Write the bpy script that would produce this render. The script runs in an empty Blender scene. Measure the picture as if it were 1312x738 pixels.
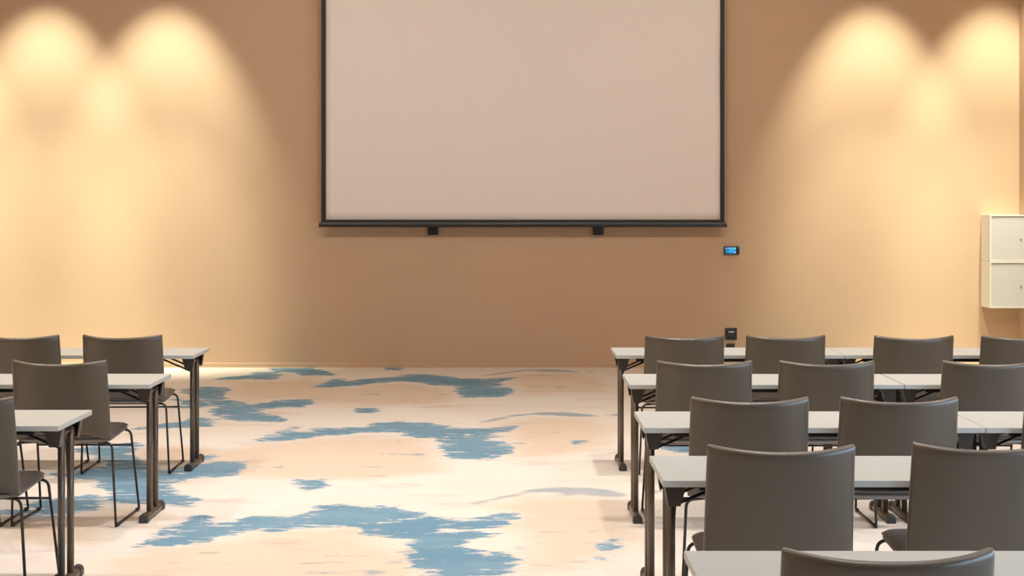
import bpy, bmesh, math, random
import numpy as np
from mathutils import Vector, Matrix

random.seed(7)
C = bpy.context.scene.collection
PI = math.pi

# ------------------------------------------------------------------ measures
F, HC, VX, VY = 1850.0, 1.66, 655.0, 267.0      # focal length (px), eye height, vanishing point
WALL_Y = 15.08
RX, LX, BY, CZ = 5.305, -6.6, -6.5, 5.15         # room shell

def flo(px, py):
    """floor point (metres) of a carpet mark"""
    d = HC * F / (py - VY)
    return ((px - VX) * d / F, d)

# ------------------------------------------------------------------ materials
def mat(name, col, rough=0.5, metal=0.0, spec=0.5, noise=None, bump=None, emit=None):
    m = bpy.data.materials.new(name); m.use_nodes = True
    nt = m.node_tree; b = nt.nodes['Principled BSDF']
    b.inputs['Base Color'].default_value = (*col, 1)
    b.inputs['Roughness'].default_value = rough
    b.inputs['Metallic'].default_value = metal
    b.inputs['Specular IOR Level'].default_value = spec
    if emit:
        b.inputs['Emission Color'].default_value = (*emit[0], 1)
        b.inputs['Emission Strength'].default_value = emit[1]
    if noise:
        sc, amt = noise
        tc = nt.nodes.new('ShaderNodeTexCoord')
        n = nt.nodes.new('ShaderNodeTexNoise'); n.inputs['Scale'].default_value = sc
        n.inputs['Detail'].default_value = 4
        nt.links.new(tc.outputs['Object'], n.inputs['Vector'])
        r = nt.nodes.new('ShaderNodeMapRange')
        r.inputs['To Min'].default_value = 1 - amt; r.inputs['To Max'].default_value = 1 + amt
        nt.links.new(n.outputs['Fac'], r.inputs['Value'])
        mx = nt.nodes.new('ShaderNodeVectorMath'); mx.operation = 'SCALE'
        mx.inputs[0].default_value = col
        nt.links.new(r.outputs['Result'], mx.inputs['Scale'])
        nt.links.new(mx.outputs['Vector'], b.inputs['Base Color'])
    if bump:
        sc, st, dist = bump
        tc = nt.nodes.new('ShaderNodeTexCoord')
        n = nt.nodes.new('ShaderNodeTexNoise'); n.inputs['Scale'].default_value = sc
        n.inputs['Detail'].default_value = 3
        nt.links.new(tc.outputs['Object'], n.inputs['Vector'])
        bp = nt.nodes.new('ShaderNodeBump'); bp.inputs['Strength'].default_value = st
        bp.inputs['Distance'].default_value = dist
        nt.links.new(n.outputs['Fac'], bp.inputs['Height'])
        nt.links.new(bp.outputs['Normal'], b.inputs['Normal'])
    return m

def leather(name, col, rough):
    m = mat(name, col, rough, spec=0.65, noise=(6, 0.06), bump=(260, 0.12, 0.001))
    b = m.node_tree.nodes['Principled BSDF']
    b.inputs['Sheen Weight'].default_value = .30; b.inputs['Sheen Roughness'].default_value = .42
    b.inputs['Coat Weight'].default_value = .25; b.inputs['Coat Roughness'].default_value = .45
    b.inputs['Sheen Tint'].default_value = (1, .93, .86, 1)
    return m

M = dict(
    wall=mat('wall_paint', (0.545, 0.379, 0.250), 0.85, spec=0.2, noise=(1.3, 0.03), bump=(180, 0.05, 0.002)),
    side=mat('side_wall_paint', (0.545, 0.379, 0.250), 0.85, spec=0.2, noise=(1.3, 0.03)),
    front_dark=mat('dark_front_wall', (0.10, 0.062, 0.038), 0.5, noise=(3, 0.15)),  # front wall is unseen; coloured dark to keep the chair backs dim
    ceil=mat('ceiling_paint', (0.80, 0.76, 0.70), 0.9, spec=0.1, noise=(2, 0.02)),
    leather=leather('taupe_leather', (0.072, 0.051, 0.029), 0.36),
    seatlea=leather('seat_leather', (0.080, 0.062, 0.054), 0.42),
    pan=mat('grey_pan_plastic', (0.23, 0.205, 0.185), 0.5, noise=(9, 0.04)),
    rod=mat('dark_rod_metal', (0.045, 0.040, 0.036), 0.35, metal=0.5, noise=(20, 0.05)),
    glide=mat('black_plastic', (0.018, 0.017, 0.016), 0.5, noise=(30, 0.05)),
    top=mat('grey_white_laminate', (0.49, 0.505, 0.475), 0.42, spec=0.4, noise=(14, 0.015)),
    leg=mat('bronze_leg_metal', (0.135, 0.105, 0.080), 0.33, metal=0.55, noise=(18, 0.06)),
    brk=mat('dark_bracket_metal', (0.060, 0.048, 0.039), 0.42, metal=0.3, noise=(18, 0.06)),
    rail=mat('black_rail_metal', (0.016, 0.014, 0.012), 0.5, metal=0.2, noise=(18, 0.06)),
    cap=mat('dark_cap_plastic', (0.040, 0.036, 0.034), 0.4, noise=(25, 0.08)),
    fabric=mat('screen_fabric', (0.78, 0.72, 0.675), 0.8, spec=0.2, noise=(0.8, 0.012)),
    border=mat('screen_black', (0.012, 0.010, 0.009), 0.6, noise=(10, 0.05)),
    batten=mat('batten_black', (0.010, 0.009, 0.008), 0.38, noise=(10, 0.05)),
    cabw=mat('cabinet_white', (0.80, 0.76, 0.70), 0.45, noise=(5, 0.015)),
    cabdoor=mat('cabinet_door_white', (0.62, 0.60, 0.585), 0.45, noise=(5, 0.015)),
    chrome=mat('lock_metal', (0.40, 0.39, 0.37), 0.35, metal=0.1, noise=(40, 0.05)),
    panel=mat('panel_black', (0.008, 0.008, 0.009), 0.3, noise=(40, 0.05)),
    plate=mat('plate_dark', (0.030, 0.028, 0.028), 0.4, noise=(40, 0.05)),
    plastic=mat('grey_plastic', (0.45, 0.45, 0.45), 0.5, noise=(40, 0.05)),
    slot=mat('socket_slot', (0.055, 0.06, 0.07), 0.4, noise=(40, 0.05)),
    winframe=mat('window_frame', (0.55, 0.54, 0.52), 0.5, noise=(8, 0.02)),
    white_px=mat('display_white', (0.1, 0.1, 0.1), 0.4, emit=((0.75, 0.92, 1.0), 0.85), noise=(5, 0.02)),
    green_px=mat('display_green', (0.02, 0.1, 0.05), 0.4, emit=((0.25, 0.95, 0.45), 0.75), noise=(5, 0.02)),
)

def display_mat():
    m = bpy.data.materials.new('display_blue'); m.use_nodes = True
    nt = m.node_tree; b = nt.nodes['Principled BSDF']
    b.inputs['Base Color'].default_value = (0.01, 0.02, 0.04, 1); b.inputs['Roughness'].default_value = 0.25
    tc = nt.nodes.new('ShaderNodeTexCoord')
    g = nt.nodes.new('ShaderNodeTexGradient'); g.gradient_type = 'SPHERICAL'
    mp = nt.nodes.new('ShaderNodeMapping')
    mp.inputs['Location'].default_value = (-0.03, 0, 0.0); mp.inputs['Scale'].default_value = (12, 1, 17)
    nt.links.new(tc.outputs['Object'], mp.inputs['Vector']); nt.links.new(mp.outputs['Vector'], g.inputs['Vector'])
    r = nt.nodes.new('ShaderNodeValToRGB')
    r.color_ramp.elements[0].color = (0.002, 0.07, 0.20, 1); r.color_ramp.elements[1].color = (0.02, 0.50, 0.98, 1)
    nt.links.new(g.outputs['Color'], r.inputs['Fac'])
    nt.links.new(r.outputs['Color'], b.inputs['Emission Color'])
    b.inputs['Emission Strength'].default_value = 0.85
    return m
M['display'] = display_mat()

# ------------------------------------------------------------------ mesh helpers
def obj(name, bm, m, parent=None, smooth=False, bevel=None, subsurf=0):
    bmesh.ops.recalc_face_normals(bm, faces=bm.faces)
    me = bpy.data.meshes.new(name); bm.to_mesh(me); bm.free()
    me.materials.append(m)
    if smooth:
        for p in me.polygons: p.use_smooth = True
    o = bpy.data.objects.new(name, me); C.objects.link(o)
    if parent: o.parent = parent
    if bevel:
        b = o.modifiers.new('bevel', 'BEVEL'); b.width = bevel; b.segments = 2; b.limit_method = 'ANGLE'
    if subsurf:
        s = o.modifiers.new('sub', 'SUBSURF'); s.levels = s.render_levels = subsurf
    return o

def box(bm, x0, x1, y0, y1, z0, z1):
    v = [bm.verts.new((x, y, z)) for x in (x0, x1) for y in (y0, y1) for z in (z0, z1)]
    for f in ((0, 1, 3, 2), (4, 6, 7, 5), (0, 4, 5, 1), (2, 3, 7, 6), (0, 2, 6, 4), (1, 5, 7, 3)):
        bm.faces.new([v[i] for i in f])

def boxbm(*a):
    bm = bmesh.new(); box(bm, *a); return bm

def fillet(pts, r, n=5):
    pts = [Vector(p) for p in pts]; out = [pts[0]]
    for a, b, c in zip(pts, pts[1:], pts[2:]):
        d1, d2 = (a - b), (c - b)
        k = min(r, d1.length * .45, d2.length * .45)
        p, q = b + d1.normalized() * k, b + d2.normalized() * k
        for i in range(n + 1):
            t = i / n
            out.append(p * (1 - t) ** 2 + b * 2 * t * (1 - t) + q * t * t)
    out.append(pts[-1]); return out

def tube(bm, pts, r, r2=None, seg=10, fil=0.0):
    """swept tube with closed ends; r2 = second radius for an oval section"""
    if fil: pts = fillet(pts, fil)
    pts = [Vector(p) for p in pts]
    r2 = r2 or r
    t0 = (pts[1] - pts[0]).normalized()
    ref = Vector((1, 0, 0)) if abs(t0.x) < .8 else Vector((0, 1, 0))
    u = (ref - t0 * ref.dot(t0)).normalized()
    rings = []
    for i, p in enumerate(pts):
        if i == 0: t = t0
        elif i == len(pts) - 1: t = (pts[i] - pts[i - 1]).normalized()
        else: t = ((pts[i] - pts[i - 1]).normalized() + (pts[i + 1] - pts[i]).normalized()).normalized()
        u = (u - t * u.dot(t)).normalized(); w = t.cross(u)
        rings.append([bm.verts.new(p + u * r * math.cos(2 * PI * k / seg) + w * r2 * math.sin(2 * PI * k / seg)) for k in range(seg)])
    for a, b in zip(rings, rings[1:]):
        for k in range(seg):
            bm.faces.new((a[k], a[(k + 1) % seg], b[(k + 1) % seg], b[k]))
    bm.faces.new(rings[0][::-1]); bm.faces.new(rings[-1])

def tubebm(*a, **k):
    bm = bmesh.new(); tube(bm, *a, **k); return bm

def prism(bm, poly, axis, a, b):
    """extrude a 2-D outline along an axis from a to b"""
    def pt(p, t):
        return {'x': (t, p[0], p[1]), 'y': (p[0], t, p[1]), 'z': (p[0], p[1], t)}[axis]
    A = [bm.verts.new(pt(p, a)) for p in poly]; B = [bm.verts.new(pt(p, b)) for p in poly]
    n = len(poly)
    for i in range(n): bm.faces.new((A[i], A[(i + 1) % n], B[(i + 1) % n], B[i]))
    bm.faces.new(A[::-1]); bm.faces.new(B)

def prismbm(*a):
    bm = bmesh.new(); prism(bm, *a); return bm

def thing(name, label, cat, loc=(0, 0, 0), rotz=0.0, group=None):
    o = bpy.data.objects.new(name, None); C.objects.link(o)
    o.empty_display_size = .1
    o.location = loc; o.rotation_euler = (0, 0, rotz)
    o['label'] = label; o['category'] = cat
    if group: o['group'] = group
    return o

def struct(name, bm, m, label=None, **k):
    o = obj(name, bm, m, **k); o['kind'] = 'structure'
    if label: o['label'] = label
    return o

def dup(root, loc, rotz, label, group):
    r = root.copy(); C.objects.link(r); r.location = loc; r.rotation_euler = (0, 0, rotz)
    r['label'] = label; r['group'] = group
    for ch in list(root.children):
        c = ch.copy(); C.objects.link(c); c.parent = r
        for g in list(ch.children):
            d = g.copy(); C.objects.link(d); d.parent = c
    return r

# ------------------------------------------------------------------ carpet
BLUE = [
 # marks nearest the screen wall
 [(347,472),(398,471.5),(412,475),(427,479),(425,481.2),(390,481),(381,477),(355,476.5)],
 [(276,486.5),(294,483),(324,480.4),(329,476.7),(351,477),(357,481),(351,486),(324,485.5),(297,485.8)],
 [(497,473.5),(500,471.5),(514,471.3),(511,473.8)],
 [(401.7,495.7),(415,493.5),(423.5,486.8),(438.6,485.5),(440,488.5),(453.7,488.5),(462,486),(484,485),(514,482.6),(524,479.3),(541,479.8),(568,481.8),(589.6,485),(620,486),(657,484.3),(654,486),(632,489.3),(643.7,492.7),(622,496),(653.7,496.9),(652,504.4),(632,508.6),(597,509),(588,501),(588.7,494.3),(557.7,492.7),(541,490),(517.5,488.5),(484,490),(450,494.3),(423.5,496)],
 # left branching mark, far
 [(257,496),(285,496),(290,497.7),(285,504.4),(280,506),(289,512),(309,515.3),(312,519.5),(334,517),(361,512.8),(391,512),(398,513.6),(395,518.7),(386,521.2),(354,521.7),(331,525.4),(332,529.6),(351,533),(364,538),(359,540.8),(314,538.8),(285,535),(272,526),(285,522),(272,515.3),(257,508.6),(247,504.4),(232,501)],
 [(255,535),(269,537),(265.6,545.7),(255,547.5),(204,547.5),(172,550),(204,544),(235,541)],
 [(225,512),(255,514),(270,520),(250,522),(222,523),(240,517)],
 [(456,523.7),(485,523.7),(475.5,528.9),(459,528.9)],
 # middle arch
 [(330,565),(347,560),(360,552),(377,547.6),(364,553.5),(394,555),(410.6,549.3),(441,548.4),(471,547.6),(481,542.6),(508,541),(528.5,541.4),(547,542.6),(570.4,546),(572,547.6),(594,549.3),(626,549.8),(659,546.4),(647.6,552.6),(627.5,555),(641,560),(615.7,561),(620.7,564.4),(641,566),(654,573.6),(651,581),(627.5,585.3),(625.8,587.9),(575.5,587),(577,579.5),(568.8,577),(568,562),(557,561),(533.5,560),(520,558.5),(518.4,553.5),(500,552.6),(461,553.5),(442.5,556),(404,558.5),(374,563.5),(335,566)],
 [(384.6,615.5),(414,615),(410.6,624),(399,627),(385.5,624)],
 [(729,567),(748,564.5),(746,568),(738,568.6)],
 # left branching mark, near
 [(106,575),(136,570),(171,567.5),(178.6,570),(161,581.4),(176,590),(191,598),(214,608),(226,600),(259,595),(308,592.7),(308,600),(297,608),(272,611.6),(234,613),(209,620),(214,628),(236,635.5),(249,640.5),(241,647),(211,647),(176,643),(141,643),(151,633),(126,623),(131,615),(100,613),(65,608),(100,603),(141,598),(131,585),(108,578)],
 [(93,638),(116,635.5),(126,647),(108,655.6),(75,660.6),(15,660),(0,655.6),(12,654),(50,653),(40,645.5),(55,640.5)],
 [(259,585),(270,583.5),(276,585.5),(268,587)],
 # near arch
 [(182,699),(196.6,691),(213,683),(229.5,673.7),(244,663.7),(264,661.3),(260.6,666.4),(264,672.8),(291.7,671.9),(306,665.5),(328,661.3),(352,663.7),(376,663.7),(398,659),(404,651.8),(431,648),(457,649.6),(479,649.6),(508,651.8),(537,657.3),(526,664.6),(504,666.4),(537,667.3),(548,662.8),(572,664.6),(599.5,667.3),(625.6,663.7),(645.4,658.7),(662,659.3),(659,663.7),(639.5,668.6),(645.4,671.6),(620,675.6),(600,677.5),(610,683.5),(631.5,684.5),(616,687.5),(602,689.4),(590,697.4),(600,706.3),(620,707.3),(643,710.3),(657,715),(649,733),(612,738),(556,739),(554,731.3),(539,728.6),(526,719.5),(530,701),(526,691),(497,686.5),(468,683),(457,673.7),(376,673.7),(352,680),(348,677.4),(324.6,677.4),(295,682.9),(248,694.8),(215,698.4)],
 [(764,696),(787,694),(790,700),(778,703.5),(768,700)],
 [(758,714.5),(776,712.5),(772,716),(762,716.5)],
 [(855,574),(885,570),(915,572),(905,578),(870,579)],
 [(868,520),(890,517),(905,521),(885,524)],
]
HOLES = [
 [(587,557),(600,555),(611,556.5),(608,559),(594,559)],
 [(557,681),(575,677),(592,679),(596,685),(575,684.5)],
]
SLATE = [   # thin grey-blue arcs
 [(615,481.8),(630,479.3),(648.7,476.7),(672,473.7),(704,473),(727.5,474.2),(742.6,476.7),(721,477),(690.6,476),(674,475),(654,477.6),(632,481)],
 [(749,475.4),(763,475),(758,476.6)],
 [(711,496),(724,495),(722,497),(713,497.3)],
 [(613.5,542),(623.5,538),(640,535.4),(657,532),(677,530),(697,528.4),(721,528),(741,529.6),(766,532),(764,533.8),(732.5,533.8),(706,532),(679,531.2),(657,534),(632,539.6)],
 [(776,532),(790,530),(800,531),(788,533)],
 [(603,645),(620,641),(648,635.2),(678,628.4),(697,625.2),(725,624),(753,625.2),(774,627.5),(806,632),(804,635.4),(785,637),(764,635.4),(743,632.7),(725,634.5),(715,631),(685,630),(650,637.5),(623,643),(605,648)],
 [(830,629),(845,628.5),(850,631),(836,632.5)],
 [(396,732.2),(411,731.8),(411,733.6),(398,734)],[(417,733),(429,732),(429,734.4),(418,734.6)],
 [(440,732.8),(455,731.5),(455,733.6),(441,734)],[(464,731),(488,729.5),(494,734),(470,737)],
 [(488,721.2),(515,718.2),(516,721.5),(495,722.6)],[(508,706.8),(526,705.2),(526,708),(510,708)],
 [(434,697),(446,695.7),(445,698)],[(428,708.5),(435,708),(433,710)],
 [(733,719),(752,717.6),(750,719.6),(735,720)],[(657,703),(668,701.5),(681,704),(662,705)],
 [(484,581.8),(490,581),(491,582.8)],[(495,582),(504,581.2),(505,583)],[(511,582),(522,581.4),(522,583)],[(525,582.4),(538,580.4),(545,583),(530,583.6)],
 [(505,565),(512,564.4),(511,566)],[(348,598.5),(361,597.5),(358,599.8)],
 [(657,568),(672,567.2),(668,569)],[(425,477.2),(426,477),(426,478)],
 [(460,505.5),(486,504.6),(486,506)],[(558,505.4),(573,504.6),(573,506.2)],[(260,708),(267,707),(267,710)],
 [(312,691.5),(320,690),(318,692.5)],
]
PEACH = [
 [(400,497),(452,496),(520,490),(585,497),(592,512),(560,519),(480,522),(395,516),(370,508)],
 [(335,567),(404,560),(520,560),(568,575),(576,592),(545,606),(480,615),(320,612),(250,585)],
 [(190,702),(250,697),(330,680),(455,676),(525,700),(540,735),(560,752),(150,755),(100,720)],
 [(600,648),(680,632),(800,636),(826,660),(818,700),(780,728),(700,742),(640,748),(660,700),(640,660)],
 [(613,545),(680,534),(770,536),(795,552),(775,572),(720,584),(660,586),(650,555)],
 [(613,484),(675,478),(745,479),(790,492),(780,505),(720,505),(660,508),(655,490)],
 [(285,505),(312,517),(390,508),(450,498),(400,482),(360,488),(300,489)],
 [(161,582),(190,598),(225,598),(260,592),(300,580),(240,570),(190,570)],
 [(0,690),(120,700),(150,670),(240,668),(180,655),(130,650),(60,664),(0,665)],
]

def sdf(polys, P):
    """signed distance (negative inside) of points P to the union of polygons"""
    best = np.full(len(P), 9.0)
    for poly in polys:
        V = np.array(poly); lo, hi = V.min(0) - .6, V.max(0) + .6
        idx = np.where((P[:, 0] > lo[0]) & (P[:, 0] < hi[0]) & (P[:, 1] > lo[1]) & (P[:, 1] < hi[1]))[0]
        if not len(idx): continue
        Q = P[idx]; d = np.full(len(Q), 9.0); ins = np.zeros(len(Q), bool)
        n = len(V)
        for i in range(n):
            a, b = V[i], V[(i + 1) % n]; e = b - a; w = Q - a
            t = np.clip((w @ e) / max(e @ e, 1e-9), 0, 1)
            d = np.minimum(d, np.hypot(*(w - t[:, None] * e).T))
            c = ((a[1] > Q[:, 1]) != (b[1] > Q[:, 1]))
            with np.errstate(divide='ignore', invalid='ignore'):
                xx = (b[0] - a[0]) * (Q[:, 1] - a[1]) / (b[1] - a[1]) + a[0]
            ins ^= c & (Q[:, 0] < xx)
        best[idx] = np.minimum(best[idx], np.where(ins, -d, d))
    return best

def make_floor():
    blue = [[flo(*p) for p in q] for q in BLUE]
    slate = [[flo(*p) for p in q] for q in SLATE]
    peach = [[flo(*p) for p in q] for q in PEACH]
    holes = [[flo(*p) for p in q] for q in HOLES]
    sh = lambda q, dx, dy: [(x + dx, y + dy) for x, y in q]
    # the woven pattern repeats towards the back of the room and sideways under the tables
    arch, branch = blue[14], blue[11]
    blue += [sh(arch, 0, -3.05), sh(branch, 0, -3.05), sh(branch, 5.2, 0), sh(branch, 5.2, 3.05), sh(branch, 5.2, -3.05), sh(branch, 5.2, 5.6),
             sh(arch, -4.2, -3.05), sh(branch, 5.2, -6.1), sh(arch, 0, -6.1), sh(branch, 0, -6.1)]
    s = .04
    xs = np.arange(LX, RX + s, s); xs[-1] = RX
    ys = np.arange(BY, WALL_Y + s, s); ys[-1] = WALL_Y
    nx, ny = len(xs), len(ys)
    X, Y = np.meshgrid(xs, ys)
    P = np.stack([X.ravel(), Y.ravel()], 1)
    d_blue = np.maximum(sdf(blue, P), -sdf(holes, P))
    d_slate, d_peach = sdf(slate, P), sdf(peach, P)
    me = bpy.data.meshes.new('floor')
    I = np.arange(nx * ny).reshape(ny, nx)
    quads = np.stack([I[:-1, :-1], I[:-1, 1:], I[1:, 1:], I[1:, :-1]], -1).reshape(-1, 4)
    me.from_pydata(np.column_stack([P, np.zeros(len(P))]).tolist(), [], quads.tolist())
    for nm, d in (('pile_blue', d_blue), ('pile_slate', d_slate), ('pile_peach', d_peach)):
        a = me.attributes.new(nm, 'FLOAT', 'POINT'); a.data.foreach_set('value', d.astype(np.float32))
    o = bpy.data.objects.new('floor', me); C.objects.link(o)
    o['kind'] = 'structure'; o['label'] = 'cream and peach carpet with watercolour blue marks'

    m = bpy.data.materials.new('watercolour_carpet'); m.use_nodes = True
    nt = m.node_tree; L = nt.links.new; b = nt.nodes['Principled BSDF']
    b.inputs['Roughness'].default_value = 0.95; b.inputs['Specular IOR Level'].default_value = 0.1
    N = nt.nodes.new
    tc = N('ShaderNodeTexCoord')
    def noise(scale, detail=5, rough=.6, sx=1.0, sy=1.0):
        mp = N('ShaderNodeMapping'); mp.inputs['Scale'].default_value = (sx, sy, 1)
        L(tc.outputs['Object'], mp.inputs['Vector'])
        n = N('ShaderNodeTexNoise'); n.inputs['Scale'].default_value = scale
        n.inputs['Detail'].default_value = detail; n.inputs['Roughness'].default_value = rough
        L(mp.outputs['Vector'], n.inputs['Vector']); return n.outputs['Fac']
    def attr(nm):
        a = N('ShaderNodeAttribute'); a.attribute_name = nm; return a.outputs['Fac']
    def math_(op, a, c):
        n = N('ShaderNodeMath'); n.operation = op
        for i, v in enumerate((a, c)):
            if isinstance(v, (int, float)): n.inputs[i].default_value = v
            else: L(v, n.inputs[i])
        return n.outputs[0]
    def ramp(v, a, c, lo=1.0, hi=0.0):
        r = N('ShaderNodeMapRange'); r.interpolation_type = 'SMOOTHSTEP'
        r.inputs['From Min'].default_value = a; r.inputs['From Max'].default_value = c
        r.inputs['To Min'].default_value = lo; r.inputs['To Max'].default_value = hi
        L(v, r.inputs['Value']); return r.outputs['Result']
    def mix(f, a, c):
        n = N('ShaderNodeMix'); n.data_type = 'RGBA'
        if isinstance(f, (int, float)): n.inputs[0].default_value = f
        else: L(f, n.inputs[0])
        for i, v in ((6, a), (7, c)):
            if isinstance(v, tuple): n.inputs[i].default_value = (*v, 1)
            else: L(v, n.inputs[i])
        return n.outputs[2]
    fine = noise(8.5, 6, .72, .42, 1.0)
    streak = noise(15, 5, .7, .33, 1.0)
    broad = noise(.9, 4, .55, .7, 1)
    mid = noise(2.6, 6, .66, .45, 1)
    # ground: cream with soft peach washes
    pe = ramp(math_('ADD', attr('pile_peach'), math_('MULTIPLY', math_('SUBTRACT', mid, .5), .8)), -.22, .14)
    col = mix(ramp(broad, .42, .62, 0.0, .55), CREAM, BUFF)
    col = mix(math_('MULTIPLY', pe, .85), col, PEACHC)
    col = mix(ramp(mid, .55, .70, 0.0, .55), col, ROSE)
    # thin dry-brush scratches
    scr_ = math_('MULTIPLY', ramp(noise(7, 4, .6, .28, 1.3), .63, .68, 0.0, .75), ramp(pe, .3, .8, 0, 1))
    col = mix(scr_, col, (.50, .41, .37))
    # pale haze round the blue marks
    db = attr('pile_blue')
    hz = ramp(math_('ADD', db, math_('MULTIPLY', math_('SUBTRACT', streak, .5), .9)), -.12, .07, .85, 0)
    col = mix(hz, col, PALE)
    # blue marks with ragged edges and worn-through flecks
    dist = math_('ADD', math_('SUBTRACT', db, .03), math_('MULTIPLY', math_('SUBTRACT', fine, .5), .34))
    bm_ = ramp(dist, -.015, .02)
    fleck = ramp(math_('ADD', math_('MULTIPLY', math_('MAXIMUM', db, -.35), .75), math_('SUBTRACT', streak, .5)), .015, .075, 1.0, .25)
    blue_c = mix(ramp(mid, .35, .65, 0, 1), BLUE_A, BLUE_B)
    col = mix(math_('MULTIPLY', bm_, fleck), col, blue_c)
    ds = math_('ADD', attr('pile_slate'), math_('MULTIPLY', math_('SUBTRACT', fine, .5), .14))
    col = mix(ramp(ds, -.03, .03, .9, 0), col, mix(ramp(mid, .4, .6, 0, 1), SLATE_A, SLATE_B))
    # pile grain
    gr = N('ShaderNodeVectorMath'); gr.operation = 'SCALE'
    L(col, gr.inputs[0]); L(ramp(noise(70, 3, .6), .3, .7, .94, 1.05), gr.inputs['Scale'])
    L(gr.outputs['Vector'], b.inputs['Base Color'])
    bp = N('ShaderNodeBump'); bp.inputs['Strength'].default_value = .25; bp.inputs['Distance'].default_value = .004
    L(noise(160, 2, .5), bp.inputs['Height']); L(bp.outputs['Normal'], b.inputs['Normal'])
    me.materials.append(m)
    return o

CREAM, BUFF, PEACHC, ROSE, PALE = (.785, .73, .665), (.76, .675, .575), (.72, .575, .44), (.64, .48, .37), (.665, .70, .71)
BLUE_A, BLUE_B = (.160, .295, .40), (.215, .350, .455)
SLATE_A, SLATE_B = (.30, .37, .43), (.42, .43, .45)
make_floor()

# ------------------------------------------------------------------ room shell
t = .2
struct('wall_back', boxbm(LX - t, RX + t, WALL_Y, WALL_Y + t, 0, CZ), M['wall'], 'tan painted wall behind the screen')
struct('wall_left', boxbm(LX - t, LX, BY, WALL_Y, 0, CZ), M['side'])
struct('wall_front', boxbm(LX - t, RX + t, BY - t, BY, 0, CZ), M['front_dark'])
struct('ceiling', boxbm(LX - t, RX + t, BY - t, WALL_Y + t, CZ, CZ + t), M['ceil'])
WY0, WY1, WZ0, WZ1 = -1.2, 6.6, .9, 2.9          # daylight opening in the right wall
bm = bmesh.new()
box(bm, RX, RX + t, BY, WY0, 0, CZ); box(bm, RX, RX + t, WY1, WALL_Y, 0, CZ)
box(bm, RX, RX + t, WY0, WY1, 0, WZ0); box(bm, RX, RX + t, WY0, WY1, WZ1, CZ)
struct('wall_right', bm, M['side'])
bm = bmesh.new()
for z in (WZ0, WZ1 - .06): box(bm, RX + .05, RX + .13, WY0, WY1, z, z + .06)
for k in range(7):
    y = WY0 + (WY1 - WY0 - .06) * k / 6
    box(bm, RX + .05, RX + .13, y, y + .06, WZ0 + .06, WZ1 - .06)
struct('window_1', bm, M['winframe'])
# skirting: flat board with a small rounded top lip, same tan as the wall
prof = [(WALL_Y, 0), (WALL_Y - .013, 0), (WALL_Y - .013, .038), (WALL_Y - .009, .045), (WALL_Y - .005, .047), (WALL_Y, .05)]
struct('baseboard_back', prismbm(prof, 'x', LX, RX), M['wall'])

# ------------------------------------------------------------------ projection screen
def wpx(px, py, d):      # point of the far wall zone at depth d
    return (px - VX) * d / F, HC - (py - VY) * d / F
SY = 14.90
def sx(px): return wpx(px, 0, SY)[0]
def sz(py): return wpx(0, py, SY)[1]
scr = thing('projection_screen', 'large pale pull-down projection screen with black border on tan wall', 'projection screen', (sx(670), SY, sz(291)))
ox, oz = scr.location.x, scr.location.z
x0, x1, zb, zt = sx(417.6) - ox, sx(922.6) - ox, sz(281.5) - oz, 4.9 - oz
# fabric with faint diagonal tension waves near the right edge
bm = bmesh.new(); nu, nv = 60, 36; g = []
for j in range(nv + 1):
    row = []
    for i in range(nu + 1):
        u, v = i / nu, j / nv
        X, Z = x0 + (x1 - x0) * u, zb + (zt - zb) * v
        w = .006 * math.sin((u * 1.0 - v * .8) * 22) * max(0, u - .72) / .28 * math.sin(PI * min(1, v * 1.05))
        row.append(bm.verts.new((X, w * .5, Z)))
    g.append(row)
for j in range(nv):
    for i in range(nu): bm.faces.new((g[j][i], g[j][i + 1], g[j + 1][i + 1], g[j + 1][i]))
fab = obj('fabric', bm, M['fabric'], scr, smooth=True)
so = fab.modifiers.new('solid', 'SOLIDIFY'); so.thickness = .002
bx0, bx1 = sx(411.6) - ox, sx(928.2) - ox
bm = bmesh.new()
box(bm, bx0, x0, -.004, .004, zb - .03, zt); box(bm, x1, bx1, -.004, .004, zb - .03, zt)
box(bm, x0, x1, -.004, .004, zb - .03, zb)
obj('border', bm, M['border'], scr)
h = sz(284.5) - sz(291)
prof = [(-.018, 0), (.018, 0), (.018, h * .5), (.010, h), (-.010, h), (-.018, h * .55)]
obj('batten', prismbm(prof, 'x', sx(409.3) - ox, sx(930.4) - ox), M['batten'], scr, bevel=.003)
for X in (sx(409.3) - ox, sx(930.4) - ox):
    obj('batten_end_cap', boxbm(X - .006, X + .006, -.020, .020, -.002, h * .62), M['glide'], scr, bevel=.002)
zc = CZ - oz - .004
prof = [(-.09, zt), (.175, zt), (.175, zc), (-.05, zc), (-.09, zc - .06)]
obj('screen_case', prismbm(prof, 'x', bx0 - .1, bx1 + .1), M['cabw'], scr, bevel=.004)

# small black wall boxes peeking out below the batten
for px, side in ((554.6, 'left'), (766.7, 'right')):
    d = WALL_Y - .06
    cx = (px - VX) * d / F; z0 = HC - (301.2 - VY) * d / F
    w = thing('wall_bracket', f'black square wall bracket under the {side} half of projection screen', 'bracket', (cx, WALL_Y, z0),
              0, 'black brackets below the screen')
    hw = 13.2 * d / F / 2
    obj('body', boxbm(-hw, hw, -.06, -.006, 0, .13), M['batten'], w, bevel=.004)
    obj('back_plate', boxbm(-hw * .8, hw * .8, -.006, 0, .006, .124), M['border'], w)

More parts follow.
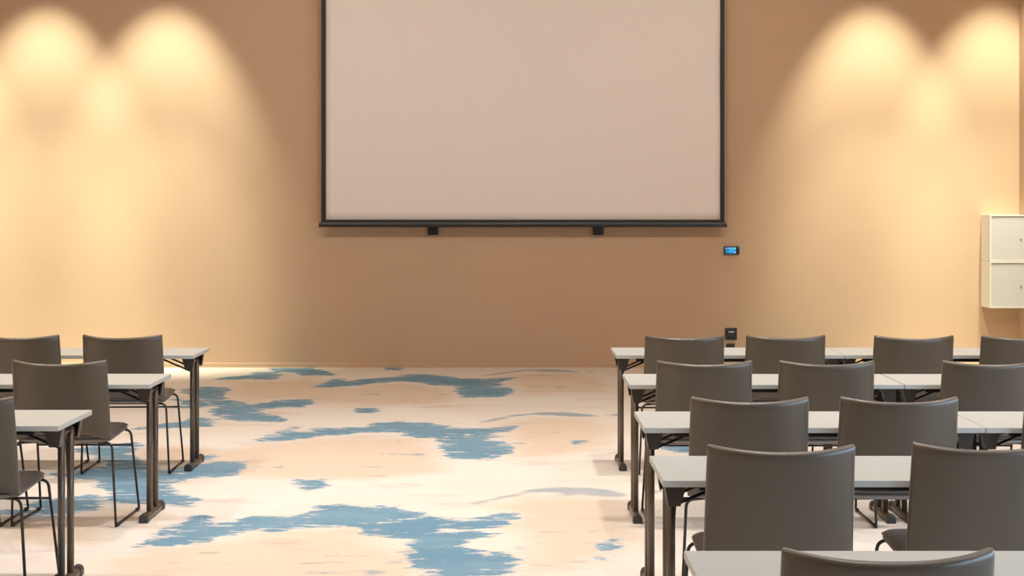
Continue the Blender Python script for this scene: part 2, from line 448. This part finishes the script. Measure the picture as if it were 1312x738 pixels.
# ------------------------------------------------------------------ wall controls
def wx(px): return (px - VX) * WALL_Y / F
def wz(py): return HC - (py - VY) * WALL_Y / F
tp = thing('touch_panel', 'small black wall control panel with glowing blue touch screen', 'control panel', (wx(937), WALL_Y, wz(320.8)))
k = WALL_Y / F
obj('housing', boxbm(-9.8 * k, 9.8 * k, -.028, .0005, -5.2 * k, 5.2 * k), M['panel'], tp, bevel=.004)
sc_ = obj('display', boxbm(-8.6 * k, 5.4 * k, -.0295, -.027, -3.9 * k, 4.1 * k), M['display'], tp)
for nm, a, b_, c, d, mm in (('status_text', -8.0, -6.3, 3.2, 2.4, 'white_px'), ('title_text', -4.6, 1.2, 3.3, 2.7, 'white_px'),
                            ('green_button', 2.6, 5.0, 3.5, 1.6, 'green_px'), ('speaker_icon', 3.0, 5.0, -1.9, -3.2, 'white_px')):
    if nm == 'speaker_icon':
        pr = prismbm([(3.1 * k, -2.3 * k), (3.8 * k, -2.3 * k), (4.8 * k, -1.7 * k), (4.8 * k, -3.4 * k), (3.8 * k, -2.9 * k), (3.1 * k, -2.9 * k)], 'y', -.0302, -.0294)
    elif nm == 'title_text':
        pr = bmesh.new(); xx = a
        for wdt in (.9, .5, 1.1, .7, 1.0):
            box(pr, xx * k, (xx + wdt) * k, -.0302, -.0294, d * k, c * k); xx += wdt + .35
    else:
        pr = boxbm(a * k, b_ * k, -.0302, -.0294, d * k, c * k)
    obj(nm, pr, M[mm], sc_)
for z in (3.4, -1.4, -3.4):
    bm = bmesh.new()
    bmesh.ops.create_cone(bm, cap_ends=True, segments=16, radius1=.55 * k, radius2=.45 * k, depth=.004,
                          matrix=Matrix.Translation((7.9 * k, -.029, z * k)) @ Matrix.Rotation(PI / 2, 4, 'X'))
    obj('button', bm, M['slot'] if z < 0 else M['plastic'], tp)

sp = thing('connection_plate', 'square dark wall connection plate above the small socket, behind right-hand chairs', 'wall plate', (wx(936.4), WALL_Y, wz(427.7)))
obj('plate', boxbm(-7.7 * k, 7.7 * k, -.012, 0, -7.7 * k, 7.7 * k), M['plate'], sp, bevel=.003)
obj('inner_frame', boxbm(-5.4 * k, 5.4 * k, -.016, -.010, -5.4 * k, 5.4 * k), M['panel'], sp, bevel=.002)
obj('paper_label', boxbm(-3.4 * k, 4.2 * k, -.0175, -.0155, 1.7 * k, 3.6 * k), M['plastic'], sp)
bm = bmesh.new()
for a, w_, z, hh in ((-4.2, 3.0, -.4, 1.1), (-.4, 3.4, -.4, 1.1), (-4.2, 2.0, -3.2, 1.6), (-1.4, 2.2, -3.0, 1.2), (1.6, 2.2, -3.0, 1.2)):
    box(bm, a * k, (a + w_) * k, -.0172, -.0155, z * k, (z + hh) * k)
obj('port', bm, M['slot'], sp)
ws = thing('wall_socket', 'small flat black wall socket just under the square dark plate', 'socket', (wx(935.8), WALL_Y, wz(442.6)))
obj('cover', boxbm(-5.4 * k, 5.4 * k, -.014, 0, -2.6 * k, 2.6 * k), M['panel'], ws, bevel=.003)
bm = bmesh.new()
for a in (-4, -.5, 3): box(bm, a * k, (a + 1.2) * k, -.0152, -.0135, -1.2 * k, 1.2 * k)
obj('outlet', bm, M['slot'], ws)

# ------------------------------------------------------------------ white wall cabinets at the right edge
def cabinet(z0, z1, label):
    xl, xr, dep = wx(1256.8), RX - .003, .285
    c = thing('wall_cabinet', label, 'cabinet', ((xl + xr) / 2, WALL_Y, z0), 0, 'white lockable wall cabinets')
    hw, hh, tt = (xr - xl) / 2, z1 - z0, .016
    bm = bmesh.new()
    box(bm, -hw, -hw + tt, -dep, 0, 0, hh); box(bm, hw - tt, hw, -dep, 0, 0, hh)
    box(bm, -hw + tt, hw - tt, -dep, 0, 0, tt); box(bm, -hw + tt, hw - tt, -dep, 0, hh - tt, hh)
    box(bm, -hw + tt, hw - tt, -.012, 0, tt, hh - tt)
    obj('carcass', bm, M['cabw'], c, bevel=.0015)
    dr = obj('door', boxbm(-hw + tt + .002, hw - tt - .002, -dep + .008, -dep + .026, tt + .002, hh - tt - .002), M['cabdoor'], c, bevel=.002)
    bm = bmesh.new()
    bmesh.ops.create_cone(bm, cap_ends=True, segments=20, radius1=.011, radius2=.009, depth=.010,
                          matrix=Matrix.Translation((hw - .075, -dep + .004, hh * .48)) @ Matrix.Rotation(PI / 2, 4, 'X'))
    box(bm, hw - .0765, hw - .0735, -dep - .0025, -dep + .0, hh * .48 - .006, hh * .48 + .006)
    obj('lock', bm, M['chrome'], dr)
DC = WALL_Y - .285
zt_, zm_, zb_ = HC - (275.2 - VY) * DC / F, HC - (335.0 - VY) * DC / F, HC - (394.8 - VY) * DC / F
cabinet(zm_ + .001, zt_, 'upper white wall cabinet with grey lock, stacked above another')
cabinet(zb_, zm_ - .001, 'lower white wall cabinet with grey lock, hanging over the rearmost chairs')

# ------------------------------------------------------------------ chair
def lerp(a, b, t): return a + (b - a) * t
def back_pt(u, v):
    """rear-centre surface of the backrest, u -1..1 across, v 0 (bottom) .. 1 (top)"""
    zb = .488 - .034 * max(0, (abs(u) - .62) / .38) ** .7 if abs(u) > .62 else .488
    zt = .880 - .017 * (1 - abs(u) ** 2.0)
    z = lerp(zb, zt, v)
    hv = max(0, min(1, (z - .47) / (.880 - .47)))
    hw = lerp(.249, .2405, hv ** .9)
    bulge = lerp(.040, .078, hv) * (1 - abs(u) ** 2.7)
    y = lerp(-.212, -.270, hv ** 1.25) - bulge
    return Vector((u * hw, y, z))
def make_backrest(thick=.036):
    us = [-1, -.992, -.97, -.93, -.87] + [-.78 + .12 * k for k in range(14)] + [.87, .93, .97, .992, 1]
    vs = [0, .012, .04, .09, .17] + [.27 + .1 * k for k in range(6)] + [.85, .90, .94, .97, .988, 1]
    bm = bmesh.new(); nu, nv = len(us) - 1, len(vs) - 1; A, B = [], []
    for v in vs:
        ra, rb = [], []
        for u in us:
            p = back_pt(u, v); e = 1e-3
            du = back_pt(min(1, u + e), v) - back_pt(max(-1, u - e), v)
            dv = back_pt(u, min(1, v + e)) - back_pt(u, max(0, v - e))
            n = dv.cross(du).normalized()
            if n.y > 0: n = -n
            a = min(1, (1 - abs(u)) / .07, (1 - v) / .075, v / .05)
            th = thick * (.30 + .70 * math.sqrt(max(0, 1 - (1 - a) ** 2)))
            ra.append(bm.verts.new(p + n * th * .5)); rb.append(bm.verts.new(p - n * th * .5))
        A.append(ra); B.append(rb)
    for j in range(nv):
        for i in range(nu):
            bm.faces.new((A[j][i], A[j][i + 1], A[j + 1][i + 1], A[j + 1][i]))
            bm.faces.new((B[j][i], B[j + 1][i], B[j + 1][i + 1], B[j][i + 1]))
    for i in range(nu):
        for r in (0, nv): bm.faces.new((A[r][i], A[r][i + 1], B[r][i + 1], B[r][i]))
    for j in range(nv):
        for c in (0, nu): bm.faces.new((A[j][c], B[j][c], B[j + 1][c], A[j + 1][c]))
    return bm
def make_seat(pan=False):
    bm = bmesh.new(); nu, nv = 16, 14; T, Bt = [], []
    for j in range(nv + 1):
        rt, rb = [], []
        for i in range(nu + 1):
            u, v = -1 + 2 * i / nu, j / nv
            rear = -.205 - .038 * (1 - abs(u) ** 2.7)
            front = .198 - .030 * abs(u) ** 4
            y = lerp(rear, front, v)
            hw = .250 * (1 - .05 * max(0, v - .8) / .2 * abs(u) ** 2) + .003 * math.sin(PI * v)
            dish = -.010 * (1 - u * u) * math.sin(PI * v) - .024 * (1 - v)
            wf = -.020 * max(0, (v - .78) / .22) ** 2
            rise = .012 * max(0, (.16 - v) / .16) ** 2
            e = min(1, (1 - abs(u)) / .10, (1 - v) / .08, (v + .02) / .08)
            e = math.sqrt(max(0, 1 - (1 - e) ** 2))
            if pan:      # moulded plastic pan that carries the cushion
                zt = .489 + dish + wf * .9
                zb = .471 + dish + wf * .9 - .004 * e
                hw -= .004; y = lerp(rear, front - .004, v)
            else:
                zt = .491 + .017 * (.25 + .75 * e) + dish + wf + rise
                zb = .489 + dish + wf * .9
            rt.append(bm.verts.new((u * hw, y, zt))); rb.append(bm.verts.new((u * hw, y, zb)))
        T.append(rt); Bt.append(rb)
    for j in range(nv):
        for i in range(nu):
            bm.faces.new((T[j][i], T[j][i + 1], T[j + 1][i + 1], T[j + 1][i]))
            bm.faces.new((Bt[j][i], Bt[j + 1][i], Bt[j + 1][i + 1], Bt[j][i + 1]))
    for i in range(nu):
        for r in (0, nv): bm.faces.new((T[r][i], T[r][i + 1], Bt[r][i + 1], Bt[r][i]))
    for j in range(nv):
        for c in (0, nu): bm.faces.new((T[j][c], Bt[j][c], Bt[j + 1][c], T[j + 1][c]))
    return bm

YR0, YR1, YF0, YF1 = -.222, -.205, .132, .240    # rear leg top/foot, front leg top/foot
XT, XF, R_ = .256, .272, .0066
def make_chair(label, cat='chair'):
    c = thing('conference_chair', label, cat)
    b = obj('backrest', make_backrest(), M['leather'], c, smooth=True, subsurf=1)
    obj('seat', make_seat(), M['seatlea'], c, smooth=True, subsurf=1)
    sp_ = obj('seat_pan', make_seat(True), M['pan'], c, smooth=True, subsurf=1)
    sp_['label'] = 'grey plastic pan under the seat'
    for s in (-1, 1):
        obj('rear_leg', tubebm([(s * .17, YR0 + .035, .441), (s * XT, YR0, .441), (s * XF, YR1, .0105)], R_, fil=.035), M['rod'], c, smooth=True)
        obj('front_leg', tubebm([(s * .17, YF0, .458), (s * XT, YF0, .458), (s * XF, YF1, .0105)], R_, fil=.035), M['rod'], c, smooth=True)
        sb = obj('sled_bar', tubebm([(s * XF, YR1 - .004, .0105), (s * XF, YF1 + .004, .0105)], R_), M['rod'], c, smooth=True)
        for y in (YR1 + .03, YF1 - .03):
            obj('glide', prismbm([(s * XF + .010 * math.cos(a * PI / 4), .0105 + .0105 * math.sin(a * PI / 4)) for a in range(8)], 'y', y - .018, y + .018), M['glide'], sb)
    for nm, y, z, xx in (('seat_bar', YR0 + .035, .441, .17), ('seat_bar', YF0, .458, .17)):
        obj(nm, tubebm([(-xx, y, z), (xx, y, z)], R_), M['rod'], c, smooth=True)
    tt = (.458 - .372) / .4475
    yc, xc = lerp(YF0, YF1, tt), lerp(XT, XF, tt)
    obj('crossbar', tubebm([(-xc, yc, .372), (xc, yc, .372)], R_ * .9), M['rod'], c, smooth=True)
    return c

# ------------------------------------------------------------------ folding table (origin: floor, centre of the left end -> x 0..L)
TL, TD, TZ, TT = 1.432, .49, .74, .023
def make_table(label):
    t = thing('folding_table', label, 'table')
    obj('tabletop', boxbm(0, TL, -TD / 2, TD / 2, TZ - TT, TZ), M['top'], t, bevel=.0025)
    zu = TZ - TT
    for e in (0, 1):
        s = 1 if e == 0 else -1                 # inward direction
        X = lambda a: a if e == 0 else TL - a
        for y, sg in ((-.150, -1), (.150, 1)):  # flared U-shaped end brackets
            bm = bmesh.new()
            out = [(X(.014), zu), (X(.094), zu), (X(.070), zu - .083), (X(.028), zu - .083)]
            prism(bm, out, 'y', y - .004 if sg < 0 else y, y if sg < 0 else y + .004)
            prism(bm, [(X(.014), zu), (X(.018), zu), (X(.032), zu - .083), (X(.028), zu - .083)], 'y', y, y - sg * .038)
            prism(bm, [(X(.090), zu), (X(.094), zu), (X(.070), zu - .083), (X(.066), zu - .083)], 'y', y, y - sg * .038)
            prism(bm, [(X(.032), zu - .0), (X(.090), zu - .0), (X(.090), zu - .004), (X(.032), zu - .004)], 'y', y, y - sg * .038)
            obj('bracket', bm, M['brk'], t)
        xc = X(.048)
        for y in (-.052, .078):
            obj('leg', tubebm([(xc, y, .040), (xc, y, zu - .028)], .0155, .019, seg=14), M['leg'], t, smooth=True)
        obj('hinge_bar', tubebm([(xc, -.149, zu - .040), (xc, .149, zu - .040)], .0085), M['leg'], t, smooth=True)
        ft = obj('foot', prismbm([(xc - .021, .008), (xc + .021, .008), (xc + .021, .026), (xc + .015, .038), (xc + .006, .042), (xc - .006, .042), (xc - .015, .038), (xc - .021, .026)], 'y', -.165, .185), M['leg'], t, bevel=.002)
        for y0, y1 in ((-.185, -.135), (.155, .205)):
            bm = bmesh.new()
            prism(bm, [(xc - .025, 0), (xc + .025, 0), (xc + .025, .030), (xc + .017, .043), (xc + .006, .048), (xc - .006, .048), (xc - .017, .043), (xc - .025, .030)], 'y', y0, y1)
            obj('end_cap', bm, M['cap'], ft, bevel=.006)
        for y in (-.075, .060):
            obj('brace', tubebm([(X(.052), y, zu - .098), (X(.058), y, zu - .094), (X(.250), y, zu - .012)], .0058), M['rail'], t, smooth=True)
        obj('brace_clip', boxbm(min(X(.225), X(.270)), max(X(.225), X(.270)), -.115, .115, zu - .018, zu), M['rail'], t, bevel=.003)
    for y in (-.135, .135):
        obj('rail', boxbm(.135, TL - .135, y - .014, y + .014, zu - .030, zu), M['rail'], t, bevel=.003)
    return t

# ------------------------------------------------------------------ set out tables
tables = [   # x of the left end, y of the centre, label
 (.658, 9.30, 'folding table nearest the tan wall in right block, aisle end'),
 (.658 + 1.436, 9.30, 'folding table nearest the tan wall in right block, below the cabinets'),
 (.618, 7.78, 'folding table in second row from the wall, right block, aisle end'),
 (.618 + 1.438, 7.78, 'folding table in second row from the wall, right block, away from aisle'),
 (.557, 6.30, 'folding table in third row from the wall, right block, aisle end'),
 (.557 + 1.435, 6.30, 'folding table cut by right photo edge, third row from the wall'),
 (.513, 5.125, 'folding table in front of the two largest fully seen right-hand chairs'),
 (.464, 3.636, 'nearest folding table, cropped by the bottom of the photo'),
 (-1.992 - TL, 9.29, 'left-block folding table nearest the tan wall'),
 (-1.891 - TL, 7.79, 'left-block folding table in the middle row'),
 (-1.914 - TL, 6.35, 'left-block folding table nearest the camera, showing only its right end'),
]
T0 = make_table(tables[0][2]); 
for i, (x, y, lab) in enumerate(tables):
    grp = 'folding tables in the right block' if x > 0 else 'folding tables in the left block'
    if i == 0:
        T0.location = (x, y, 0); T0['group'] = grp
    else:
        r = dup(T0, (x, y, 0), 0, lab, grp)
        if 'left-block folding table nearest the tan wall' == lab:      # this one has no long rails under its top
            for ch in list(r.children):
                if ch.name.startswith('rail'): bpy.data.objects.remove(ch)

# ------------------------------------------------------------------ set out chairs  (x centre, depth of back top corners)
chairs = [
 (1.056, 8.827, .010, 'taupe chair in row nearest the wall, right block, at aisle end'),
 (1.677, 8.827, 0.0, 'taupe chair just right of the wall socket, row nearest the wall'),
 (2.452, 8.800, 0.0, 'third taupe chair from the aisle, row nearest the wall, right block'),
 (3.104, 8.800, 0.0, 'taupe chair under the white wall cabinets, cut by photo edge'),
 (.982, 7.347, .0, 'taupe chair in second row from wall, right block, at aisle end'),
 (1.604, 7.347, .0, 'middle taupe chair of the second row from wall, right block'),
 (2.434, 7.347, .0, 'taupe chair cut by right photo edge, second row from wall'),
 (.979, 5.934, .0, 'taupe chair in third row from wall, right block, at aisle end'),
 (1.592, 5.934, .0, 'second taupe chair from aisle, third row from wall, right block'),
 (2.350, 5.934, .0, 'taupe chair barely entering at right photo edge, third row from wall'),
 (.884, 4.737, .0, 'large taupe chair with its whole back showing, fourth row from wall'),
 (1.567, 4.777, .0, 'large taupe chair cut by the right photo edge, fourth row from wall'),
 (.857, 3.292, .0, 'nearest taupe chair, only its top edge in at photo bottom'),
 (-3.010, 8.854, .0, 'taupe chair cut by left photo edge, row nearest the wall'),
 (-2.390, 8.854, .03, 'taupe chair at the aisle end of left row nearest the wall'),
 (-2.302, 7.373, -.012, 'taupe chair with whole back showing at left-block middle table'),
 (-2.905, 7.373, .0, 'taupe chair of left middle row, only sled legs in at photo edge'),
 (-2.286, 5.938, .0, 'nearest left taupe chair, only right side in at photo edge'),
]
C0 = make_chair(chairs[0][3])
for i, (x, d, rz, lab) in enumerate(chairs):
    grp = 'taupe chairs in the right block' if x > 0 else 'taupe chairs in the left block'
    loc = (x * 1.01, d * 1.01 + .270, 0)
    if i == 0:
        C0.location = loc; C0.rotation_euler.z = rz; C0['group'] = grp
    else:
        dup(C0, loc, rz, lab, grp)

# ------------------------------------------------------------------ lights
def area(name, loc, size, power, col, spread=180, rot=(0, 0, 0), sy=None):
    l = bpy.data.lights.new(name, 'AREA'); l.energy = power; l.color = col
    l.shape = 'RECTANGLE' if sy else 'DISK'; l.size = size
    if sy: l.size_y = sy
    l.spread = math.radians(spread)
    o = bpy.data.objects.new(name, l); C.objects.link(o); o.location = loc; o.rotation_euler = rot
    return o
def spot(name, loc, power, col, angle, blend, target, rad=.03):
    l = bpy.data.lights.new(name, 'SPOT'); l.energy = power; l.color = col
    l.spot_size = math.radians(angle); l.spot_blend = blend; l.shadow_soft_size = rad
    o = bpy.data.objects.new(name, l); C.objects.link(o); o.location = loc
    o.rotation_euler = (Vector(target) - Vector(loc)).to_track_quat('-Z', 'Y').to_euler()
    return o
# wall washers along the back wall (two each side of the screen; a further one past the left frame edge)
for px in (-95, 60, 215, 1115, 1272):
    X = wx(px)
    spot('wall_spot', (X, WALL_Y - 1.2, CZ - .15), 600, (.96, 1.0, .80), 48, .8, (X, WALL_Y, CZ - 3.15), .04)
    spot('low_wall_fill', (X, WALL_Y - 2.4, CZ - .15), 640, (.96, 1.0, .80), 32, 1.0, (X, WALL_Y, .85), .04)  # added fill beam brightening the lower wall, from no known fixture
# ceiling downlights over the room
for X in (-4.2, -1.4, 1.4, 4.0):
    for Y, P in ((4.0, 13), (6.8, 28), (9.6, 30)):
        area('ceiling_downlight', (X, Y, CZ - .03), .24, P, (1.0, .915, .85), 105)
# added fill spots on the unseen left wall, to lighten chair back edges
for Y in (-3.5, -1.0, 1.5, 4.0):
    spot('side_wall_fill', (LX + 1.2, Y, CZ - .15), 1100, (1.0, .95, .80), 56, .8, (LX, Y, 1.9), .04)
# added fill spots, not known fixtures, brightening the screen and the wall round it
for X in (-3.0, 0.15, 3.3):
    spot('screen_fill', (X, 8.6, CZ - .15), 310, (1.0, .84, .71), 70, 1.0, (X, WALL_Y, 2.7), .12)
# daylight through the window
area('daylight', (RX + .35, (WY0 + WY1) / 2, (WZ0 + WZ1) / 2), WY1 - WY0, 330, (.52, .74, 1.0), 180, (PI / 2, 0, PI / 2), WZ1 - WZ0)

w = bpy.data.worlds.new('world'); bpy.context.scene.world = w; w.use_nodes = True
w.node_tree.nodes['Background'].inputs['Color'].default_value = (.72, .85, 1, 1)
w.node_tree.nodes['Background'].inputs['Strength'].default_value = .6

# ------------------------------------------------------------------ camera
cam = bpy.data.cameras.new('camera'); co = bpy.data.objects.new('camera', cam); C.objects.link(co)
co.location = (0, 0, HC); co.rotation_euler = (PI / 2, 0, 0)
cam.sensor_fit = 'HORIZONTAL'; cam.sensor_width = 36; cam.lens = F / 1312 * 36
cam.shift_x = (656 - VX) / 1312; cam.shift_y = -(369 - VY) / 1312
cam.clip_end = 100
s = bpy.context.scene; s.camera = co
s.view_settings.view_transform = 'Standard'; s.view_settings.look = 'None'
s.view_settings.gamma = 1; s.view_settings.use_curve_mapping = False
s.view_settings.exposure = 0.1
s.cycles.max_bounces = 8; s.cycles.diffuse_bounces = 5
s.cycles.sample_clamp_indirect = 6
